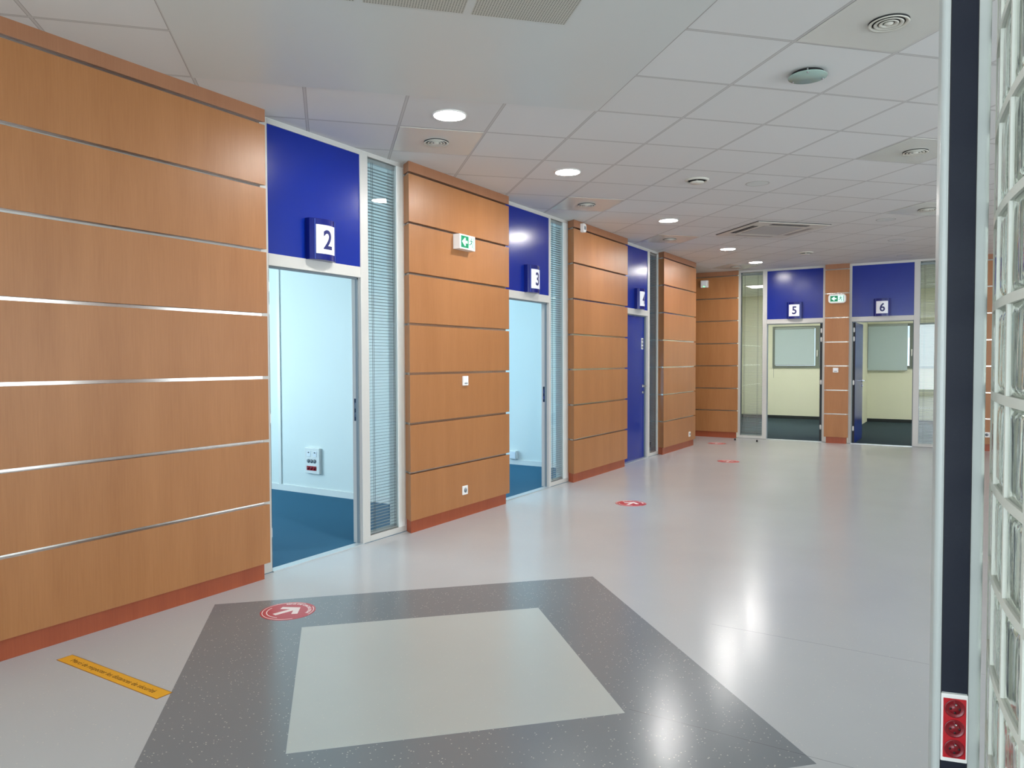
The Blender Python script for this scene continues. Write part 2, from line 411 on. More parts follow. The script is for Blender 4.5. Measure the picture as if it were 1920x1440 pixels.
# hall ceiling, laid out on the 600 mm grid turned 45 degrees to the walls
gx, gy = cell(0, 0)
ce = MB().prism([(XL, -5.4), (6.2, -5.4), (6.2, YB), (XL, YB)], 0, .05)
ca, sa = math.cos(-GRID_ROT), math.sin(-GRID_ROT)
ce.v = [((x - gx) * ca - (y - gy) * sa, (x - gx) * sa + (y - gy) * ca, z) for x, y, z in ce.v]
ceil = obj('ceiling', ce, M['ceiling'], loc=(gx, gy, H)); ceil.rotation_euler = (0, 0, GRID_ROT)
tag(ceil, 'suspended ceiling of square off-white tiles over the hall', 'ceiling', kind='structure')
pb = obj('plasterboard_panel', MB().box(-2.4, 0, -1.2, 1.2, -.004, 0), M['plasterboard'], ceil)
pb['label'] = 'smooth square plasterboard field'
# perforated strip in the plasterboard
for k in range(3):
    t_ = obj('perforated_tile', MB().box(-.225, .225, -.30, .30, -.003, 0), M['perforated'], ceil)
    t_.location = (-.805 - k * .487, -.22, -.004)

for (x0, x1, y0, y1, lab) in ((-8.3, XL - .1, -.5, 12.1, 'white ceiling of the offices on the window side'), (-5.4, 1.6, YB + .1, 18.55, 'white ceiling of the offices behind doors 5 and 6')):
    slab('ceiling', x0, x1, y0, y1, 2.95, 3.05, M['room_wall'], lab, 'ceiling')

# partitions between the offices on the left
def wall(name, x0, x1, y0, y1, m, label, z1=3.0, z0=0.0):
    return slab(name, x0, x1, y0, y1, z0, z1, m, label, 'wall')
w2 = wall('wall_right', -8.3, XL - .1, 5.52, 5.62, M['room_wall'], 'white partition wall seen through doorway two, with the socket panel')
jt = obj('joint_strip', MB().box(-6.375, -6.335, 5.508, 5.52, .07, 2.95), M['white_plastic'], w2)
wall('wall_right', -8.3, XL - .1, 8.5, 8.6, M['room_wall'], 'white partition wall seen through doorway three')
wall('wall_right', -8.3, XL - .1, 12.0, 12.1, M['room_wall'], 'white far wall of the dark office behind door four')
wall('wall_left', -8.3, XL - .1, -.6, -.5, M['room_wall'], 'white near end wall of the office behind door two')
# outer wall with two windows and a low opening shaped for light
ow = MB()
ys = [-.6, 2.0, 4.4, 5.8, 8.2, 8.9, 10.9, 12.1]
for a, b_ in ((ys[0], ys[1]), (ys[2], ys[3]), (ys[4], ys[5]), (ys[6], ys[7])): ow.box(-8.4, -8.3, a, b_, 0, 3)
for a, b_, s_, t_ in ((ys[1], ys[2], .7, 2.25), (ys[3], ys[4], .7, 2.25), (ys[5], ys[6], .7, 1.2)):
    ow.box(-8.4, -8.3, a, b_, 0, s_); ow.box(-8.4, -8.3, a, b_, t_, 3)
tag(obj('wall_left', ow, M['room_wall']), 'outer wall of the left offices with two windows and a low opening added for light', 'wall', kind='structure')
for y, x0 in ((5.52, -8.3), (8.5, -8.3)):
    lab = 'thin white skirting under the partition in doorway %s' % ('two' if y < 6 else 'three')
    tag(obj('baseboard_right', MB().box(x0, XL - .1, y - .012, y, .004, .07), M['white_plastic']), lab, 'baseboard', kind='structure')

# offices behind the back wall
def win_wall():
    m = MB(); y0, y1 = 18.5, 18.6
    xs = [-5.4, -4.005, -2.2, -1.93, -.2, 1.6]
    m.box(xs[0], xs[1], y0, y1, 0, 3); m.box(xs[2], xs[3], y0, y1, 0, 3); m.box(xs[4], xs[5], y0, y1, 0, 3)
    for a, b_ in ((xs[1], xs[2]), (xs[3], xs[4])): m.box(a, b_, y0, y1, 0, 1.21); m.box(a, b_, y0, y1, 2.2, 3)
    return m
tag(obj('wall_back', win_wall(), M['cream_wall']), 'cream outer wall below the windows of offices five and six', 'wall', kind='structure')
wall('wall_left', -4.85, -4.75, YB + .1, 18.5, M['cream_wall'], 'cream side wall of office five behind its sidelight')
wall('wall_left', -2.05, -1.93, YB + .1, 18.5, M['cream_wall'], 'cream partition between offices five and six')
wall('wall_right', 1.5, 1.6, YB + .1, 18.5, M['cream_wall'], 'cream right wall of office six')
for x0, x1, lab in ((-4.75, -2.05, 'black skirting at the foot of the wall in office five'), (-1.93, 1.5, 'black skirting at the foot of the wall in office six')):
    tag(obj('baseboard_back', MB().box(x0, x1, 18.49, 18.5, .004, .075), M['dark_base']), lab, 'baseboard', kind='structure')

# hall walls out of the frame (they close the room for the light)
hw = MB(); hw.box(XL, -3.2, -5.5, -5.4, 0, 3); hw.box(5.6, 6.2, -5.5, -5.4, 0, 3); hw.box(-3.2, 5.6, -5.5, -5.4, 0, .15); hw.box(-3.2, 5.6, -5.5, -5.4, 2.8, 3)
tag(obj('wall_front', hw, M['plain_wall']), 'glazed entrance front behind the camera', 'wall', kind='structure')
hr = MB(); hr.box(6.2, 6.3, -5.5, 1.0, 0, 3); hr.box(6.2, 6.3, 1.0, 7.0, 0, .25); hr.box(6.2, 6.3, 1.0, 7.0, 2.8, 3)  # right wall openings put in for side light and strip reflections
tag(obj('wall_right', hr, M['plain_wall']), 'unseen right wall of the hall beyond the glass blocks, with an opening added for side light', 'wall', kind='structure')
tag(obj('wall_right', MB().box(6.2, 6.3, 7.0, 9.4, 0, 3).box(6.2, 6.3, 12.8, 13.6, 0, 3).box(6.2, 6.3, 9.4, 12.8, 0, .8).box(6.2, 6.3, 9.4, 12.8, 2.8, 3), M['wood']), 'unseen wood-coloured stretch of the right hall wall, with an opening added for light', 'wall', kind='structure')
tag(obj('wall_left', MB().box(XL - .1, XL, -5.4, -.6, 0, 3), M['plain_wall']), 'plain stretch of the left hall wall behind the camera', 'wall', kind='structure')
tag(obj('wall_back', MB().box(1.5, 6.2, YB, YB + .1, 0, 3), M['wood']), 'wood-clad end of the back wall beyond the last wooden pier', 'wall', kind='structure')
# niche closing the far left corner
nb = MB().box(-5.1, -5.0, 11.95, 13.6, 0, 3); nb.box(-5.0, XL, 12.1, 12.2, 0, 3)
tag(obj('wall_left', nb, M['plain_wall']), 'white niche wall between the fourth pier and the corner pier', 'wall', kind='structure')
slab('floor', -5.0, XL, 12.2, YB, -.06, 0, M['floor'], 'light vinyl floor of the corner niche', 'floor')
slab('ceiling', -5.0, XL, 12.2, YB, H, H + .05, M['plasterboard'], 'white ceiling of the corner niche', 'ceiling')

# ------------------------------------------------------------------ wooden piers
ZS = [.105, .493, .893, 1.299, 1.700, 2.106, 2.510, 2.908]
def pier(name, wallside, u0, u1, label, cham=.07, depth=.11, ledge=True):
    """local: x along the wall, -y into the hall, pier back on y=0"""
    uc = (u0 + u1) / 2; hw_ = (u1 - u0) / 2
    e = empty(name, (XL, uc, 0) if wallside == 'left' else (uc, YB, 0), R(90) if wallside == 'left' else 0)
    tag(e, label, 'wood panelling', group='wood-clad wall piers', kind='structure')
    def trap(inset, front): return [(-hw_ + inset, -front), (hw_ - inset, -front), (hw_ + cham * .0 - cham + inset * 0 + .0, 0), (-hw_ + cham, 0)]
    g = .0095
    for k in range(len(ZS) - 1):
        z0, z1 = ZS[k] + (g if k else 0), ZS[k + 1] - g
        obj('cladding_board', MB().prism(trap(0, depth), z0, z1), M['wood'], e, bevel=.0015)
    obj('fascia', MB().prism(trap(0.0, depth), ZS[-1] + g, H), M['fascia'], e)
    obj('plinth', MB().prism([(-hw_ + .03, -depth + .025), (hw_ - .03, -depth + .025), (hw_ - cham - .01, 0), (-hw_ + cham + .01, 0)], 0, ZS[0]), M['plinth'], e)
    s = MB()
    s.prism([(-hw_ + .024, -depth + .026), (hw_ - .024, -depth + .026), (hw_ - cham - .010, 0), (-hw_ + cham + .010, 0)], ZS[0] - .0, H - .02)
    obj('metal_strip', s, M['strip'], e)
    return e
pier('wall_left', 'left', 1.2, 3.222, 'wood-clad pier nearest the camera, left of doorway two')
pier('wall_left', 'left', 4.637, 6.152, 'wood-clad pier between doorways two and three with an exit sign')
pier('wall_left', 'left', 7.545, 9.105, 'wood-clad pier between doorway three and closed blue door four')
pier('wall_left', 'left', 10.469, 11.974, 'narrow-looking wood-clad pier just past blue door four')
pier('wall_back', 'back', -5.0, -3.495, 'wood-clad pier in the far corner, left of sidelight five')
pier('wall_back', 'back', -2.057, -1.682, 'slim wood-clad pier between doorways five and six', cham=.02)
pier('wall_back', 'back', -.26, 1.25, 'wood-clad pier seen in the slit beside the glass blocks')
# backing walls behind the piers
for a, b_ in ((-.6, 3.222), (4.62, 6.2), (7.5, 9.15), (10.5, 12.1)):
    tag(obj('wall_left', MB().box(XL - .1, XL - .0005, a, b_, 0, 3), M['room_wall']), 'partition wall behind the wood cladding, %.0f m down the hall' % max(0, a), 'wall', kind='structure')
for a, b_ in ((-5.0, -3.5), (-2.06, -1.68), (-.26, 1.5)):
    tag(obj('wall_back', MB().box(a, b_, YB + .0005, YB + .1, 0, 3), M['cream_wall']), 'back partition wall behind the wood cladding at %.0f m across' % (a + 5), 'wall', kind='structure')

# ------------------------------------------------------------------ door bays
def handle_parts(parent, x, z, y, sgn, label=None):
    """lever handle on a leaf face at y, sgn -1 = facing -y; lever points to -x"""
    m = MB(); m.lathe([(0, 0), (.025, 0), (.025, .008), (0, .008)], 20, axis='y')
    if sgn < 0: m.v = [(a, -b, c) for a, b, c in m.v]
    m.move(x, y, z)
    y0, y1 = sorted((y, y + sgn * .05)); m.box(x - .009, x + .009, y0, y1, z - .009, z + .009)
    ya, yb = sorted((y + sgn * .038, y + sgn * .055)); m.box(x - .12, x + .009, ya, yb, z - .009, z + .009)
    h_ = obj('handle', m, M['chrome'], parent, bevel=.003)
    k = MB(); k.lathe([(0, 0), (.022, 0), (.022, .009), (0, .009)], 20, axis='y')
    k.v = [(a, sgn * b, c) for a, b, c in k.v]; k.move(x, y, z - .09)
    ko = MB(); k.box(x - .006, x + .006, *sorted((y, y + sgn * .016)), z - .105, z - .085)
    obj('lock_cylinder', k, M['chrome'], parent)

def leaf(parent, hx, w, swing, hinge_side, open_in, m_leaf=None):
    """a door leaf hinged at x=hx; hinge_side -1 leaf extends to +x, +1 leaf extends to -x; swings into the room (+y)"""
    e = MB(); t = .04
    if hinge_side < 0: e.box(0, w, 0, t, .008, 2.025)
    else: e.box(-w, 0, 0, t, .008, 2.025)
    o = obj('door_leaf', e, m_leaf or M['blue'], parent, bevel=.002)
    o.location = (hx, .052 if swing == 0 else .062, 0)
    o.rotation_euler = (0, 0, R(swing) if hinge_side < 0 else R(-swing))
    o['label'] = 'blue door leaf'
    if swing: obj('edge_seal', MB().box(-.003, .0, .001, t - .001, .01, 2.02).move(0 if hinge_side < 0 else .003, 0, 0), M['black'], o)
    xx = w - .06 if hinge_side < 0 else -w + .06
    handle_parts(o, xx, 1.035, 0, -1); handle_parts(o, xx, 1.035, t, 1)
    return o

def bay(n, side, u0, u1, dl, dr, ml, mr, gl, gr, swing, hinge, label_d, label_w, blind_bottom=.06, strike=None):
    """u0..u1 bay between piers; dl..dr door opening; ml..mr mullion; gl..gr glass (all along the wall)"""
    uc = (dl + dr) / 2
    base = (XL, uc, 0) if side == 'left' else (uc, YB, 0); rz = R(90) if side == 'left' else 0
    e = empty('door_%d' % n, base, rz); tag(e, label_d, 'door', group='numbered office doorways', kind='structure')
    X = lambda u: u - uc
    fr = MB(); D = .10
    fr.box(X(dl), X(dr), 0, D, 2.96, H)                       # head
    fr.box(X(dl), X(dr), 0, D, 2.035, 2.115)                  # transom rail
    if ml > dl:
        fr.box(X(ml), X(mr), 0, D, 0, H); fr.box(X(u0), X(dl), 0, D, 0, H)
    else:
        fr.box(X(ml), X(mr), 0, D, 0, H); fr.box(X(dr), X(u1), 0, D, 0, H)
    obj('door_frame', fr, M['frame'], e, bevel=.003)
    rb = MB()                                                  # grey rubber rebate round the opening
    rb.box(X(dl), X(dl) + .012, .03, .052, 0, 2.035); rb.box(X(dr) - .012, X(dr), .03, .052, 0, 2.035); rb.box(X(dl), X(dr), .03, .052, 2.023, 2.035)
    obj('door_seal', rb, M['reveal'], e)
    obj('transom_panel', MB().box(X(dl), X(dr), .008, .05, 2.112, 2.962), M['blue'], e)['label'] = 'blue panel above the doorway'
    obj('threshold', MB().box(X(dl), X(dr), -.012, .06, 0, .007), M['sill'], e)
    if strike is not None:
        sp_ = MB().box(X(strike) - .004, X(strike), .055, .078, .945, 1.115)
        so = obj('strike_plate', sp_, M['dark_metal'], e); 
        obj('strike_hole', MB().box(X(strike) - .0055, X(strike) - .0035, .060, .072, 1.04, 1.085).box(X(strike) - .0055, X(strike) - .0035, .060, .072, .975, 1.01), M['chrome'], so)
    w = dr - dl - .02
    ho = .01 if swing == 0 else .052
    lf = leaf(e, X(dl) + ho if hinge < 0 else X(dr) - ho, w, swing, hinge, True)
    # hinges
    for z in (.25, 1.02, 1.75, 1.9):
        hx = X(dl) + (.005 if swing == 0 else .03) if hinge < 0 else X(dr) - (.005 if swing == 0 else .03)
        obj('hinge', MB().lathe([(0, z - .04), (.009, z - .04), (.009, z + .04), (0, z + .04)], 12, (hx, .05, 0)).box(hx - .012, hx + .012, .047, .06, z - .03, z + .03), M['white_plastic'], e)
    # sidelight
    gc = (gl + gr) / 2
    base = (XL, gc, 0) if side == 'left' else (gc, YB, 0)
    s = empty('window_%d' % n, base, rz); tag(s, label_w, 'window', group='tall glazed sidelights', kind='structure')
    G = lambda u: u - gc
    f2 = MB()
    a, b_ = (mr, u1) if ml > dl else (u0, ml)
    f2.box(G(a), G(b_), 0, D, 2.965, H); f2.box(G(a), G(b_), 0, D, 0, .05)
    if ml > dl: f2.box(G(gr), G(b_), 0, D, .05, 2.965)
    else: f2.box(G(a), G(gl), 0, D, .05, 2.965)
    obj('window_frame', f2, M['frame'], s, bevel=.003)
    obj('glass_pane', MB().box(G(gl), G(gr), .008, .014, .05, 2.965), M['glass'], s)
    lin = MB()                                                 # cavity lining, its grey painting the shadow on the frame reveal
    lin.box(G(gl), G(gl) + .003, .016, D, .05, 2.965); lin.box(G(gr) - .003, G(gr), .016, D, .05, 2.965)
    obj('cavity_lining', lin, M['reveal'], s)
    return e, lf, s

BAY = [
 (2, 'left', 3.15, 4.74, 3.33, 4.20, 4.20, 4.284, 4.284, 4.693, 95, -1, 'open doorway two with white frame and blue panel above', 'sidelight with blinds right of doorway two', 4.20),
 (3, 'left', 6.08, 7.65, 6.25, 7.165, 7.165, 7.205, 7.205, 7.605, 95, -1, 'open doorway three with white frame and blue panel above', 'sidelight with blinds right of doorway three', 7.165),
 (4, 'left', 9.03, 10.57, 9.20, 10.11, 10.11, 10.19, 10.19, 10.535, 0, -1, 'closed blue door four in a white frame', 'dark sidelight right of closed door four', None),
 (5, 'back', -3.52, -2.04, -3.025, -2.105, -3.10, -3.025, -3.483, -3.10, 88, 1, 'doorway five in the back wall with white frame and blue panel', 'sidelight left of doorway five in the back wall', None),
 (6, 'back', -1.70, -.22, -1.655, -.745, -.745, -.662, -.662, -.28, 89, -1, 'doorway six in the back wall with its blue door open', 'sidelight right of doorway six beside the white pole', None),
]
bays = {}
for b_ in BAY:
    n, side, u0, u1, dl, dr, ml, mr, gl, gr, sw, hg, la, lb, st = b_
    bays[n] = bay(n, side, u0, u1, dl, dr, ml, mr, gl, gr, sw, hg, la, lb, strike=st)
# small notice on the closed door
pl = empty('door_plate', (XL - .052, 10.02, 1.56), R(90)); tag(pl, 'small pale plate at eye height on closed blue door four', 'sign')
obj('plate', MB().box(-.035, .035, -.006, 0, 0, .16), M['white_plastic'], pl, bevel=.002)
for k in range(3): obj('insert', MB().box(-.028, .028, -.0075, -.0055, .012 + k * .05, .048 + k * .05), M['grey_plastic'], pl)

# ------------------------------------------------------------------ venetian blinds
def blind(side, gl, gr, z0, z1, tilt, label, pitch=.0245, cord_x=(.16, .78)):
    gc = (gl + gr) / 2; w = gr - gl - .010
    e = empty('venetian_blind', (XL - .038, gc, 0) if side == 'left' else (gc, YB + .038, 0), R(90) if side == 'left' else 0)
    tag(e, label, 'blind', group='venetian blinds in the sidelights')
    s = MB(); n = int((z1 - z0 - .05) / pitch)
    cw = .0125; c, q = math.cos(tilt), math.sin(tilt)
    for k in range(n):
        z = z0 + .022 + k * pitch
        vs = []
        for t in (-1, 0, 1):
            yy = t * cw * c; zz = z + t * cw * q + (.0016 if t == 0 else 0)
            vs += [(-w / 2, yy, zz), (w / 2, yy, zz), (-w / 2, yy, zz - .0007), (w / 2, yy, zz - .0007)]
        s.add(vs, [(0, 1, 5, 4), (4, 5, 9, 8), (2, 6, 7, 3), (6, 10, 11, 7), (0, 2, 3, 1), (8, 9, 11, 10)])
    obj('slats', s, M['blind'], e)
    obj('head_rail', MB().box(-w / 2, w / 2, -.014, .014, z1 - .03, z1), M['shelf_white'], e)
    obj('bottom_rail', MB().box(-w / 2, w / 2, -.013, .013, z0, z0 + .014), M['shelf_white'], e)
    for f in cord_x:
        for dx in (-.008, .008):
            x = -w / 2 + w * f + dx
            obj('cord', MB().box(x - .0012, x + .0012, -.0155, -.0135, z0 + .01, z1 - .02), M['cord'], e)
    return e
blind('left', 4.284, 4.693, .055, 2.96, R(-4), 'open grey slat blind in the sidelight of doorway two')
blind('left', 7.205, 7.605, .055, 2.96, R(-8), 'grey slat blind in the sidelight of doorway three')
blind('left', 10.19, 10.535, .055, 2.96, R(-4), 'slat blind in the dark sidelight by door four')
blind('back', -3.483, -3.10, .055, 2.94, R(4), 'pale open slat blind in the sidelight of doorway five')
blind('back', -.662, -.28, .055, 2.94, R(12), 'pale slat blind in the sidelight of doorway six')

# ------------------------------------------------------------------ number signs
def number_sign(num, side, uc, label):
    e = empty('number_sign', (XL, uc, 2.255) if side == 'left' else (uc, YB, 2.255), R(90) if side == 'left' else 0)
    tag(e, label, 'sign', group='blue number signs over the doors')
    w, h, sag, d0 = .25, .285, .042, .034
    def fy(x): return -(d0 + sag * (1 - (2 * x / w) ** 2))
    N = 16; xs = [-w / 2 + w * i / N for i in range(N + 1)]
    pts = [(x, fy(x)) for x in xs] + [(w / 2, .008), (-w / 2, .008)]
    obj('sign_body', MB().prism(pts, -h / 2, h / 2), M['blue_sign'], e, bevel=.0015)
    pw, ph = .172, .20
    p = MB(); xs2 = [-pw / 2 + pw * i / 10 for i in range(11)]
    pp = [(x, fy(x) - .003) for x in xs2] + [(x, fy(x) + .0005) for x in reversed(xs2)]
    p.prism(pp, -ph / 2 + .0, ph / 2)
    obj('number_plate', p, M['plate'], e)
    t = text_mb(str(num), .185, bold=.004, depth=.001, xs=.92, cut=.008)
    zc = (min(v[2] for v in t.v) + max(v[2] for v in t.v)) / 2; xc = (min(v[0] for v in t.v) + max(v[0] for v in t.v)) / 2
    t.v = [(x - xc + .006, fy(x - xc + .006) - .0040 + y, z - zc) for x, y, z in t.v]
    obj('numeral', t, M['numeral'], e)['label'] = 'dark blue figure %d' % num
    cl = MB()
    for sx in (-1, 1):
        x = sx * (pw / 2 + .008); cl.box(x - .002, x + .002, fy(x) - .004, fy(x) + .002, -h / 2 + .004, h / 2 - .004)
        obj('cover_edge', cl, M['cover'], e)
        cl = MB()
    return e
number_sign(2, 'left', 3.782, 'blue curved sign over a doorway reading the number two')
number_sign(3, 'left', 6.762, 'blue curved sign over a doorway reading the number three')
number_sign(4, 'left', 9.752, 'blue curved sign over a doorway reading the number four')
number_sign(5, 'back', -2.560, 'blue curved sign over a doorway reading the number five')
number_sign(6, 'back', -1.200, 'blue curved sign over a doorway reading the number six')

# ------------------------------------------------------------------ exit signs
def man(s=1.0):
    """running figure polygons (x right, z up), about 1 unit high"""
    P = []
    P.append([(.05 + .09 * math.cos(a), .42 + .09 * math.sin(a)) for a in [2 * math.pi * k / 12 for k in range(12)]])
    P.append([(-.02, .02), (.12, -.02), (.12, .28), (-.06, .30)])
    P.append([(-.06, .30), (-.30, .16), (-.26, .09), (-.04, .20)])
    P.append([(.12, .28), (.10, .18), (.30, .08), (.34, .15)])
    P.append([(-.02, .06), (.10, -.02), (-.14, -.22), (-.40, -.24), (-.40, -.15), (-.18, -.13)])
    P.append([(.0, .0), (.12, .0), (.28, -.22), (.20, -.48), (.11, -.45), (.17, -.22)])
    return [[(x * s, z * s) for x, z in q] for q in P]
def exit_sign(side, uc, zc, w, h, d, rounded, out, label):
    e = empty('exit_sign', (XL + out, uc, zc) if side == 'left' else (uc, YB - out, zc), R(90) if side == 'left' else 0)
    tag(e, label, 'exit sign', group='green exit signs on the wooden piers')
    hb = MB()
    if rounded:
        r = h * .32; pts = []
        for cx_, cz_, a0 in ((w / 2 - r, -h / 2 + r, -90), (w / 2 - r, h / 2 - r, 0), (-w / 2 + r, h / 2 - r, 90), (-w / 2 + r, -h / 2 + r, 180)):
            for k in range(6):
                a = R(a0 + 18 * k); pts.append((cx_ + r * math.cos(a), cz_ + r * math.sin(a)))
        hb.prism_xz(pts, -d, 0)
    else: hb.box(-w / 2, w / 2, -d, 0, -h / 2, h / 2)
    obj('housing', hb, M['white_plastic'], e, bevel=.003)
    iw, ih = w * (.78 if rounded else .88), h * (.66 if rounded else .84)
    obj('lit_face', MB().box(-iw / 2, iw / 2, -d - .002, -d + .001, -ih / 2, ih / 2), M['exit_white'], e)
    gx0, gx1 = -iw / 2 + .002, -iw / 2 + iw * .56
    obj('green_field', MB().box(gx0, gx1, -d - .003, -d - .0018, -ih / 2 + .003, ih / 2 - .003), M['green'], e)
    c = (gx0 + gx1) / 2; a = ih * .36
    ar = MB().prism_xz([(c - a * 1.15, 0), (c + a * .05, -a), (c + a * .35, -a * .62), (c + a * .05, -a * .3), (c + a * 1.05, -a * .3), (c + a * 1.05, a * .3), (c + a * .05, a * .3), (c + a * .35, a * .62), (c + a * .05, a)], -d - .004, -d - .0028)
    obj('arrow', ar, M['exit_white'], e)['label'] = 'white arrow pointing left'
    p = MB(); mc = (gx1 + iw / 2) / 2 - .006
    for q in man(ih * .8): p.prism_xz([(x + mc, z) for x, z in q], -d - .003, -d - .0018)
    p.box(iw / 2 - .012, iw / 2 - .004, -d - .003, -d - .0018, -ih / 2 + .004, ih / 2 - .004)
    obj('pictogram', p, M['exit_ink'], e)['label'] = 'running figure and door'
exit_sign('left', 5.350, 2.437, .235, .128, .072, False, .11, 'boxy green exit sign between doorways two and three')
exit_sign('back', -1.865, 2.418, .27, .15, .05, True, .11, 'rounded green exit sign between doorways five and six')

# ------------------------------------------------------------------ small wall fittings
def fitting(name, side, uc, zc, out, label, cat, group=None):
    e = empty(name, (XL + out, uc, zc) if side == 'left' else (uc, YB - out, zc), R(90) if side == 'left' else 0)
    return tag(e, label, cat, group)
def socket(side, uc, zc, out, label, round_=True):
    e = fitting('wall_socket', side, uc, zc, out, label, 'socket', 'white sockets low on the wooden piers')
    obj('cover_plate', MB().box(-.04, .04, -.009, 0, -.04, .04), M['white_plastic'], e, bevel=.003)
    obj('recess', MB().lathe([(0, -.0095), (.021, -.0095), (.022, -.011), (.0, -.011)], 24, axis='y'), M['grey_plastic'], e)
    obj('earth_pin', MB().lathe([(0, -.018), (.0025, -.018), (.0025, -.009)], 8, (0, 0, .01), 'y'), M['chrome'], e)
socket('left', 5.388, .248, .11, 'white socket low on the pier between doorways two and three')
socket('left', 11.662, .209, .11, 'white socket low on the pier past blue door four')
socket('back', .262, .253, .11, 'white socket on the pier seen in the slit by the glass blocks')
def thermostat(side, uc, zc, w, h, label):
    e = fitting('wall_switch', side, uc, zc, .11, label, 'switch', 'white switches at chest height')
    obj('cover_plate', MB().box(-w / 2, w / 2, -.016, 0, -h / 2, h / 2), M['white_plastic'], e, bevel=.004)
    obj('rocker', MB().box(-w * .3, w * .3, -.019, -.015, -h * .1, h * .34), M['plate'], e, bevel=.001)
    obj('indicator', MB().box(-w * .28, w * .28, -.0185, -.0155, -h * .32, -h * .2), M['grey_plastic'], e)
thermostat('left', 5.396, 1.225, .078, .085, 'white control on the pier between doorways two and three')
thermostat('back', -1.881, 1.229, .085, .08, 'white control on the slim pier between doorways five and six')
e = fitting('alarm_sounder', 'left', 7.74, 2.925, .11, 'small white sounder at the top of the third pier', 'alarm')
obj('body', MB().prism_xz([(-.035, -.05), (.02, -.05), (.04, -.03), (.04, .03), (.02, .05), (-.035, .05)], -.045, 0), M['white_plastic'], e, bevel=.004)
obj('grille', MB().box(-.02, .02, -.047, -.044, -.02, .02), M['grey_plastic'], e)
e = fitting('motion_detector', 'back', -4.10, 2.785, .11, 'white box with green light at the top of the corner pier', 'detector')
obj('body', MB().box(-.065, .065, -.06, 0, -.065, .065), M['white_plastic'], e, bevel=.006)
obj('front_cover', MB().box(-.045, .045, -.068, -.058, -.03, .05), M['plate'], e, bevel=.003)
led = mat('green led', (.1, 1, .3, 1), .4, emis=(.1, 1, .35, 1), es=3)
obj('status_light', MB().box(-.012, .012, -.069, -.067, -.055, -.045), led, e)

# outlet panel on the partition seen through doorway 2
e = empty('outlet_panel', (-5.845, 5.52, .358)); tag(e, 'white outlet panel with red sockets on the wall in doorway two', 'outlet panel')
obj('backplate', MB().box(-.107, .107, -.03, 0, -.135, .135), M['white_plastic'], e, bevel=.004)
for k in (-1, 1):
    d_ = obj('data_port', MB().box(k * .045 - .026, k * .045 + .026, -.033, -.029, .045, .10), M['plate'], e, bevel=.001)
    obj('port_opening', MB().box(k * .045 - .010, k * .045 + .010, -.0345, -.0325, .082, .092), M['black'], d_)
for k in (-1, 0, 1):
    w_ = obj('round_socket', MB().lathe([(0, -.0305), (.019, -.0305), (.021, -.034), (0, -.031)], 20, (k * .045 - .004, 0, -.002), 'y'), M['grey_plastic'], e)
    rs = obj('red_socket', MB().box(k * .046 - .0225 - .004, k * .046 + .0225 - .004, -.035, -.029, -.10, -.055), M['red_plastic'], e, bevel=.001)
    rs['label'] = 'red socket'
    obj('recess', MB().lathe([(0, -.0352), (.017, -.0352), (.018, -.036), (0, -.0355)], 16, (k * .046 - .004, 0, -.0775), 'y'), M['red_dark'], rs)
# low box by the partition of office 3
e = empty('floor_box', (-5.20, 8.5, .08)); tag(e, 'small white box low on the wall in doorway three', 'outlet box')
obj('casing', MB().box(-.06, .06, -.05, 0, 0, .11), M['white_plastic'], e, bevel=.004)
obj('lid', MB().box(-.05, .05, -.054, -.049, .01, .10), M['plate'], e, bevel=.002)

# ------------------------------------------------------------------ office windows with roller blinds
def office_window(n, x0, x1, bl0, bl1, bz0, bz1, label_w, label_b, xm):
    e = empty('window_%d' % n, ((x0 + x1) / 2, 18.5, 1.21)); c = (x0 + x1) / 2
    tag(e, label_w, 'window', kind='structure')
    f = MB(); z1 = .99
    f.box(x0 - c, x1 - c, -.03, .06, 0, .055); f.box(x0 - c, x1 - c, -.03, .06, z1 - .055, z1)
    for x in (x0, x1 - .055): f.box(x - c, x + .055 - c, -.03, .06, .055, z1 - .055)
    f.box(xm - c - .045, xm - c + .045, -.03, .06, .055, z1 - .055)
    obj('window_frame', f, M['win_frame'], e, bevel=.003)
    obj('glass_pane', MB().box(x0 + .05 - c, x1 - .05 - c, .02, .026, .05, z1 - .05), M['glass'], e)
    h_ = MB().box(xm - c - .012, xm - c + .012, -.045, -.03, .30, .42).box(xm - c - .01, xm - c + .01, -.075, -.058, .27, .40).box(xm - c - .008, xm - c + .008, -.06, -.03, .37, .39)
    obj('window_handle', h_, M['white_plastic'], e, bevel=.002)
    b = empty('roller_blind', ((bl0 + bl1) / 2, 18.44, bz0)); tag(b, label_b, 'blind', group='roller blinds in the far offices')
    hw_ = (bl1 - bl0) / 2; hh = bz1 - bz0
    obj('cloth', MB().box(-hw_, hw_, -.001, .001, .01, hh - .02), M['roller'], b)
    obj('roller_tube', MB().lathe([(0, -hw_), (.022, -hw_), (.022, hw_), (0, hw_)], 16, (0, .0, hh), 'x'), M['shelf_white'], b)
    obj('hem_bar', MB().box(-hw_, hw_, -.006, .006, 0, .016), M['shelf_white'], b)
    obj('pull_cord', MB().box(-hw_ - .025, -hw_ - .021, -.004, 0, -.30, hh), M['cord'], b)
office_window(7, -4.005, -2.2, -3.945, -3.052, 1.275, 2.15, 'grey-framed window in the office behind doorway five', 'pale roller blind on the window in office five', -2.994)
office_window(8, -1.93, -.2, -1.921, -1.133, 1.156, 2.17, 'grey-framed window in the office behind doorway six', 'longer pale roller blind in the office behind doorway six', -1.05)
b2 = empty('roller_blind', (-.62, 18.44, 1.25)); tag(b2, 'roller blind seen through the sidelight of doorway six', 'blind', 'roller blinds in the far offices')
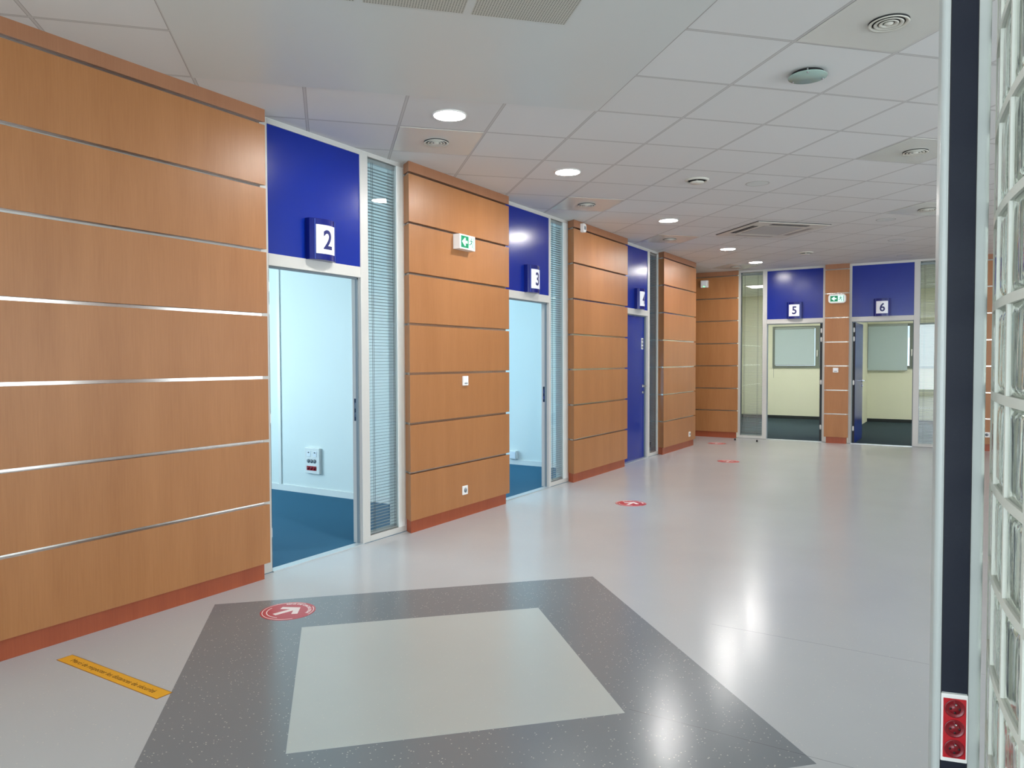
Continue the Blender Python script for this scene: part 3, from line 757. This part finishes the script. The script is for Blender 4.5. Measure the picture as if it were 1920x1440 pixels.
obj('cloth', MB().box(-.38, .38, -.001, .001, 0, .88), M['roller'], b2); obj('roller_tube', MB().lathe([(0, -.38), (.02, -.38), (.02, .38), (0, .38)], 14, (0, 0, .89), 'x'), M['shelf_white'], b2)

# ceiling panels behind the back wall; the second is unseen, added to light its office
for x, y, lab in ((-3.66, 15.95, 'lit square ceiling panel seen through the sidelight left of the sign reading five'), (.55, 16.2, 'unseen square ceiling panel added to light the office with the open blue door')):
    e = empty('ceiling_panel_light', (x, y, 2.95)); tag(e, lab, 'ceiling light')
    obj('diffuser', MB().box(-.28, .28, -.28, .28, -.014, -.004), M['panel_on'], e)
    obj('rim', MB().box(-.3, .3, -.3, -.28, -.016, 0).box(-.3, .3, .28, .3, -.016, 0).box(-.3, -.28, -.28, .28, -.016, 0).box(.28, .3, -.28, .28, -.016, 0), M['lamp_rim'], e)

# ------------------------------------------------------------------ ceiling fixtures
def downlight_on():
    e = empty('downlight')
    obj('rim', MB().lathe([(.100, 0), (.112, 0), (.112, -.006), (.103, -.009), (.100, -.004)], 40), M['lamp_rim'], e)
    obj('diffuser', MB().lathe([(0, -.006), (.101, -.006), (.101, -.002), (0, -.002)], 40), M['lamp_on'], e)
    return e
dl0 = downlight_on()
LIT = [((-1.5, 2.5), 'lit round downlight nearest, above doorway two'), ((.5, 4.5), 'lit round downlight second in the row from doorway two'),
       ((3.5, 7.5), 'lit round downlight above closed blue door four, middle of the row'), ((6.5, 10.5), 'lit round downlight fourth along the row'),
       ((8.5, 12.5), 'lit round downlight farthest, near the corner pier'),
       ((-.5, -3.5), 'unseen round downlight added behind the camera for light')]  # out-of-view lamp added to brighten the hall
for k, ((j, i), lab) in enumerate(LIT):
    o = dl0 if k == 0 else copy_tree(dl0)
    x, y = cell(j, i); o.location = (x, y, H - (.004 if -4 < j < 0 and -2 < i < 2 else 0)); tag(o, lab, 'ceiling light', 'lit downlights')
# unlit lamps
e = empty('unlit_downlight', (*cell(1.54, .57), H)); tag(e, 'unlit round lamp with a hanging frosted glass disc', 'ceiling light')
obj('collar', MB().lathe([(0, -.001), (.085, -.001), (.088, -.012), (.078, -.012), (.070, -.003), (0, -.003)], 32), M['dark_void'], e)
obj('glass_disc', MB().lathe([(0, -.024), (.102, -.024), (.104, -.021), (.102, -.018), (0, -.018)], 40), M['frosted'], e)
for a in (40, 160, 280):
    x, y = .09 * math.cos(R(a)), .09 * math.sin(R(a))
    obj('clip', MB().lathe([(0, -.029), (.005, -.029), (.005, 0), (0, 0)], 10, (x, y, 0)), M['chrome'], e)
cap0 = empty('unlit_downlight')
obj('rim', MB().lathe([(.096, 0), (.104, 0), (.104, -.002), (.096, -.002)], 36, smooth=False), M['ring_grey'], cap0)
obj('glass_disc', MB().lathe([(0, -.0015), (.096, -.0015), (.096, -.0005), (0, -.0005)], 36, smooth=False), M['plasterboard'], cap0)
for k, ((j, i), lab) in enumerate([((3.5, 4.5), 'unlit flush lamp left of the glossy vent tile, before the air unit'), ((7.5, 6.5), 'unlit flush lamp right of the air unit, nearest of three'),
                                   ((9.5, 8.5), 'unlit flush lamp right of the air unit, middle of three'), ((11.5, 10.5), 'unlit flush lamp above doorway six')]):
    o = cap0 if k == 0 else copy_tree(cap0); x, y = cell(j, i); o.location = (x, y, H); tag(o, lab, 'ceiling light', 'unlit flush lamps')

# round air vents set in glossy metal tiles
v0 = empty('ceiling_vent')
obj('metal_tile', MB().box(-.291, .291, -.291, .291, -.003, 0), M['tile_metal'], v0, bevel=.001)
obj('duct_opening', MB().lathe([(0, -.0035), (.088, -.0035), (.09, -.0045), (0, -.0045)], 36), M['dark_void'], v0)
for r0 in (.090, .066, .044): obj('ring', MB().lathe([(r0 - .014, -.004), (r0, -.012), (r0 - .002, -.016), (r0 - .018, -.010), (r0 - .014, -.004)], 36), M['vent_white'], v0)
obj('core', MB().lathe([(0, -.018), (.014, -.017), (.022, -.010), (.016, -.005), (0, -.005)], 24), M['vent_white'], v0)
VENTS = [((1.5, -.5), 'round air vent nearest the white pole'), ((4.5, 2.5), 'round air vent in a glossy tile beside the white pole'), ((7.5, 5.5), 'round air vent partly hidden by the pole, above the far offices'),
         ((-1.5, 3.5), 'round air vent above the sidelight of doorway two'), ((1.5, 6.5), 'round air vent above the sidelight of doorway three'),
         ((4.5, 9.5), 'round air vent above the sidelight of door four'), ((8.5, 13.5), 'round air vent near the corner pier')]
for k, ((j, i), lab) in enumerate(VENTS):
    o = v0 if k == 0 else copy_tree(v0); x, y = cell(j, i); o.location = (x, y, H); o.rotation_euler = (0, 0, GRID_ROT); tag(o, lab, 'vent', 'round air vents in glossy tiles')
a0 = empty('air_valve')
obj('rim', MB().lathe([(.080, 0), (.104, 0), (.104, -.008), (.090, -.016), (.080, -.008)], 36), M['vent_white'], a0)
obj('duct_opening', MB().lathe([(0, -.001), (.081, -.001), (.081, -.002), (0, -.002)], 30), M['dark_void'], a0)
obj('disc', MB().lathe([(0, -.034), (.052, -.032), (.064, -.024), (.060, -.020), (0, -.016)], 32), M['vent_white'], a0)
obj('stem', MB().lathe([(0, -.02), (.01, -.02), (.01, 0), (0, 0)], 10), M['vent_white'], a0)
for k, ((j, i), lab) in enumerate([((2.5, 4.5), 'white round air valve above the second downlight'), ((8.7, 10.6), 'white round air valve above doorway five')]):
    o = a0 if k == 0 else copy_tree(a0); x, y = cell(j, i); o.location = (x, y, H); tag(o, lab, 'vent', 'round air valves')

# ceiling cassette air conditioner
e = empty('air_conditioner', (-2.07, 9.43, H), GRID_ROT); tag(e, 'square ceiling air conditioning cassette with dark slots', 'air conditioner')
S = .475
pl_ = MB().box(-S, S, -S, -.27, -.014, -.004).box(-S, S, .27, S, -.014, -.004).box(-S, -.27, -.27, .27, -.014, -.004).box(.27, S, -.27, .27, -.014, -.004)
obj('cover_plate', pl_, M['ac_plate'], e, bevel=.003)
obj('shadow_gap', MB().box(-S - .008, S + .008, -S - .008, S + .008, -.004, 0), M['dark_void'], e)  # dark sheet painting a line of shade around the plate
g = MB().box(-.262, .262, -.262, .262, -.012, -.006)
for k in range(30): g.box(-.258, .258, -.258 + k * .0175, -.250 + k * .0175, -.014, -.012)
obj('intake_grille', g, M['ac_grille'], e)
for a in range(4):
    s = MB().box(-.25, .25, .335, .410, -.0155, -.0135); r_ = R(90 * a)
    s.v = [(x * math.cos(r_) - y * math.sin(r_), x * math.sin(r_) + y * math.cos(r_), z) for x, y, z in s.v]
    so = obj('air_slot', s, M['dark_void'] if a in (1, 2) else M['ac_grille'], e); 
    f_ = MB().box(-.25, .25, .369, .374, -.018, -.0155); f_.v = [(x * math.cos(r_) - y * math.sin(r_), x * math.sin(r_) + y * math.cos(r_), z) for x, y, z in f_.v]
    obj('flap', f_, M['ac_grille'], so)

# ------------------------------------------------------------------ floor stickers and band
def ring(r0, r1, a0, a1, z0, z1, seg=40):
    m = MB(); n = seg; vs = []
    for k in range(n + 1):
        a = R(a0 + (a1 - a0) * k / n)
        for r in (r0, r1):
            for z in (z0, z1): vs.append((r * math.cos(a), r * math.sin(a), z))
    fs = []
    for k in range(n):
        b_ = 4 * k; c = b_ + 4
        fs += [(b_ + 1, b_ + 3, c + 3, c + 1), (b_, c, c + 2, b_ + 2), (b_, b_ + 1, c + 1, c), (b_ + 2, c + 2, c + 3, b_ + 3)]
    fs += [(0, 2, 3, 1), (4 * n, 4 * n + 1, 4 * n + 3, 4 * n + 2)]
    return m.add(vs, fs)
s0 = empty('floor_sticker')
obj('disc', MB().lathe([(0, 0), (.15, 0), (.15, .0012), (0, .0012)], 64, smooth=False), M['sticker_red'], s0)
Ap = [(0, .075), (-.078, .012), (-.058, -.012), (-.017, .018), (-.014, -.085), (.014, -.085), (.017, .018), (.058, -.012), (.078, .012)]
# split the concave arrow into convex pieces so that it shades cleanly
arw = MB().prism([(0, .078), (-.080, .012), (-.060, -.014), (.0, .036)], .0012, .0018).prism([(0, .078), (0, .036), (.060, -.014), (.080, .012)], .0012, .0018).prism([(-.015, .045), (-.015, -.085), (.015, -.085), (.015, .045)], .0012, .00185)
obj('arrow', arw, M['sticker_white'], s0)['label'] = 'white arrow'
obj('outer_line', ring(.137, .141, 20, 75, .0012, .0017).add(*(lambda r: (r.v, r.f))(ring(.137, .141, 105, 340, .0012, .0017))), M['sticker_white'], s0)
tx = text_mb('SENS DE CIRCULATION', .025, flat=True, depth=.0005, bold=.0008)
xm = max(v[0] for v in tx.v)
for up, a_mid in ((True, 90),):
    vs = []
    for x, y, z in tx.v:
        a = R(90) - x / .118; r = .117 + y
        vs.append((r * math.cos(a), r * math.sin(a), .0012 + z))
    tx.v = vs
obj('lettering', tx, M['sticker_white'], s0)['label'] = 'curved white words'
obj('lower_line', ring(.112, .117, 200, 300, .0012, .0017), M['sticker_white'], s0)
z_ = .0012
for k, (x, y, rz, lab) in enumerate([(-3.232, 2.846, -12, 'round red floor sticker with white arrow on the dark inlay'), (-2.794, 6.76, 0, 'round red floor sticker with white arrow in front of doorway three'),
                                     (-2.806, 10.276, 0, 'round red floor sticker on the floor in front of the fourth pier'), (-3.58, 12.40, 0, 'round red floor sticker by the corner pier')]):
    o = s0 if k == 0 else copy_tree(s0); o.location = (x, y, .0006 if k == 0 else 0); o.rotation_euler = (0, 0, R(rz)); tag(o, lab, 'floor sticker', 'red arrow stickers on the floor')
e = empty('floor_band', (-3.243, 1.845, 0), R(.1)); tag(e, 'yellow floor band with French distancing words', 'floor sticker')
obj('band_border', MB().box(-.392, .392, -.037, .037, 0, .001), M['yellow_edge'], e)
obj('band_face', MB().box(-.388, .388, -.0335, .0335, .001, .0014), M['yellow'], e)
bt = text_mb('Merci de respecter les distances de sécurité', .036, flat=True, depth=.0004, bold=.0)
bw = max(v[0] for v in bt.v) - min(v[0] for v in bt.v); k = .645 / bw
bt.v = [(x * k, y, z + .0014) for x, y, z in bt.v]
obj('lettering', bt, M['ink'], e)['label'] = 'dark words on the band'
for x, y, lab in ((-3.06, 12.98, 'tiny black door stop on the floor in front of doorway five'), (-3.45, 13.05, 'tiny black stop at the foot of the sidelight of doorway five')):
    e = empty('door_stop', (x, y, 0)); tag(e, lab, 'door stop', 'black door stops')
    obj('rubber', MB().lathe([(0, 0), (.015, 0), (.014, .028), (.008, .034), (0, .034)], 14), M['black'], e)

# ------------------------------------------------------------------ white service pole with navy channel
px, py = o2s(1.004 + .951 * .023, 1.711 - .309 * .023)      # middle of the front face
e = empty('service_pole', (px, py, 0), YAW + R(-18.0)); tag(e, 'white vertical cable pole with a navy channel and red sockets', 'service pole')
hwp, dp, rr = .0500, .05, .012
def rrect(hw_, y0, y1, r, seg=6):
    pts = []
    for cx_, cy_, a0 in ((hw_ - r, y0 + r, -90), (hw_ - r, y1 - r, 0), (-hw_ + r, y1 - r, 90), (-hw_ + r, y0 + r, 180)):
        for k in range(seg + 1):
            a = R(a0 + 90 * k / seg); pts.append((cx_ + r * math.cos(a), cy_ + r * math.sin(a)))
    return pts
obj('profile', MB().prism(rrect(hwp, 0, dp, rr), 0, H, smooth=False).move(.009, 0, 0), M['alu'], e)
cxn = .003
obj('channel_cover', MB().box(cxn - .0265, cxn + .0265, -.0015, .004, .02, .462).box(cxn - .0265, cxn + .0265, -.0015, .004, .626, H), M['navy'], e)['label'] = 'navy cover strip'
obj('channel_edge', MB().box(cxn - .028, cxn - .0265, -.002, .004, 0, H).box(cxn + .0265, cxn + .028, -.002, .004, 0, H), M['black'], e)
sb = obj('socket_block', MB().box(cxn - .0275, cxn + .0275, -.006, .004, .464, .624), M['white_plastic'], e, bevel=.002)
obj('red_face', MB().box(cxn - .0235, cxn + .0235, -.008, -.0055, .474, .614), M['red_plastic'], sb, bevel=.0008)
for k in range(3):
    zc = .497 + k * .047
    m = MB().lathe([(.0, -.0086), (.012, -.0086), (.0185, -.0088), (.0205, -.0105), (.0215, -.0085)], 28, (cxn, 0, zc), 'y')
    m.lathe([(0, -.0095), (.0125, -.0095), (.0125, -.0086)], 20, (cxn, 0, zc), 'y')
    r_ = obj('socket_insert', m, M['red_dark'], sb)
    p = MB()
    for ax, az in ((-.0095, 0), (.0095, 0), (0, -.009)): p.lathe([(0, -.0100), (.0026, -.0100), (.0026, -.0090)], 10, (cxn + ax, 0, zc + az), 'y')
    obj('contact_holes', p, M['black'], sb)
    obj('earth_pin', MB().lathe([(0, -.016), (.0022, -.015), (.0024, -.0095)], 10, (cxn + .001, 0, zc + .011), 'y'), M['chrome'], sb)

# ------------------------------------------------------------------ curved glass block wall on the right
ccx, ccy = o2s(3.70, .20); RW = 3.0
A0, STEP = 157.9, 3.5                      # a vertical joint at A0 degrees (camera-aligned frame)
joints = [A0 + STEP * k for k in range(-6, 9)]
base_z = [1.523 + .205 * k for k in range(-7, 8)]
e = empty('wall_right', (ccx, ccy, 0), YAW); tag(e, 'curved white-jointed glass block wall at the right edge', 'wall', kind='structure')
TH = .085
def arc_box(m, a0, a1, r0, r1, z0, z1, seg):
    vs = []
    for k in range(seg + 1):
        a = R(a0 + (a1 - a0) * k / seg)
        for r in (r0, r1):
            for z in (z0, z1): vs.append((r * math.cos(a), r * math.sin(a), z))
    fs = []
    for k in range(seg):
        b_ = 4 * k; c = b_ + 4
        fs += [(b_ + 1, b_ + 3, c + 3, c + 1), (b_, c, c + 2, b_ + 2), (b_, b_ + 1, c + 1, c), (b_ + 2, c + 2, c + 3, b_ + 3)]
    fs += [(0, 2, 3, 1), (4 * seg, 4 * seg + 1, 4 * seg + 3, 4 * seg + 2)]
    m.add(vs, fs)
mo = MB(); jw = math.degrees(.008 / RW)
amin, amax = joints[0], joints[-1]
zs_ = [0] + [z for z in base_z if .1 < z < H - .05]
for z in zs_[1:]: arc_box(mo, amin, amax, RW - TH + .002, RW - .002, z - .010, z + .010, 48)
arc_box(mo, amin, amax, RW - TH + .002, RW - .002, 0, .012, 48); arc_box(mo, amin, amax, RW - TH + .002, RW - .002, H - .03, H, 48)
lv = [.012] + [z for z in zs_[1:]] + [H - .03]
for a in joints:
    for q in range(len(lv) - 1): arc_box(mo, a - jw, a + jw, RW - TH + .002, RW - .002, lv[q] + (.010 if q else 0), lv[q + 1] - (.010 if q < len(lv) - 2 else 0), 1)
obj('mortar_grid', mo, M['mortar'], e)
gb = MB()
for q in range(len(lv) - 1):
    z0, z1 = lv[q] + .011, lv[q + 1] - .011
    for k in range(len(joints) - 1):
        a0, a1 = joints[k] + jw * 1.15, joints[k + 1] - jw * 1.15
        # two glass shells, each bulging a little like a pressed block face
        for (ra, rb, sg) in ((RW - .020, RW - .008, 1), (RW - TH + .008, RW - TH + .020, -1)):
            nu, nv = 8, 8; vs = []
            for side_ in (0, 1):
                for iu in range(nu + 1):
                    for iv in range(nv + 1):
                        u, v = iu / nu, iv / nv
                        bul = .004 * (1 - (2 * u - 1) ** 6) * (1 - (2 * v - 1) ** 6)
                        r = (rb + bul if sg > 0 else rb) if side_ else (ra if sg > 0 else ra - bul)
                        a = R(a0 + (a1 - a0) * u); vs.append((r * math.cos(a), r * math.sin(a), z0 + (z1 - z0) * v))
            fs = []; N1 = (nu + 1) * (nv + 1)
            I = lambda s, i, j: s * N1 + i * (nv + 1) + j
            for i in range(nu):
                for j in range(nv):
                    fs.append((I(0, i, j), I(0, i, j + 1), I(0, i + 1, j + 1), I(0, i + 1, j))); fs.append((I(1, i, j), I(1, i + 1, j), I(1, i + 1, j + 1), I(1, i, j + 1)))
            for i in range(nu):
                fs.append((I(0, i, 0), I(0, i + 1, 0), I(1, i + 1, 0), I(1, i, 0))); fs.append((I(0, i, nv), I(1, i, nv), I(1, i + 1, nv), I(0, i + 1, nv)))
            for j in range(nv):
                fs.append((I(0, 0, j), I(1, 0, j), I(1, 0, j + 1), I(0, 0, j + 1))); fs.append((I(0, nu, j), I(0, nu, j + 1), I(1, nu, j + 1), I(1, nu, j)))
            gb.add(vs, fs, True)
obj('glass_blocks', gb, M['block'], e)['label'] = 'wavy translucent glass blocks'
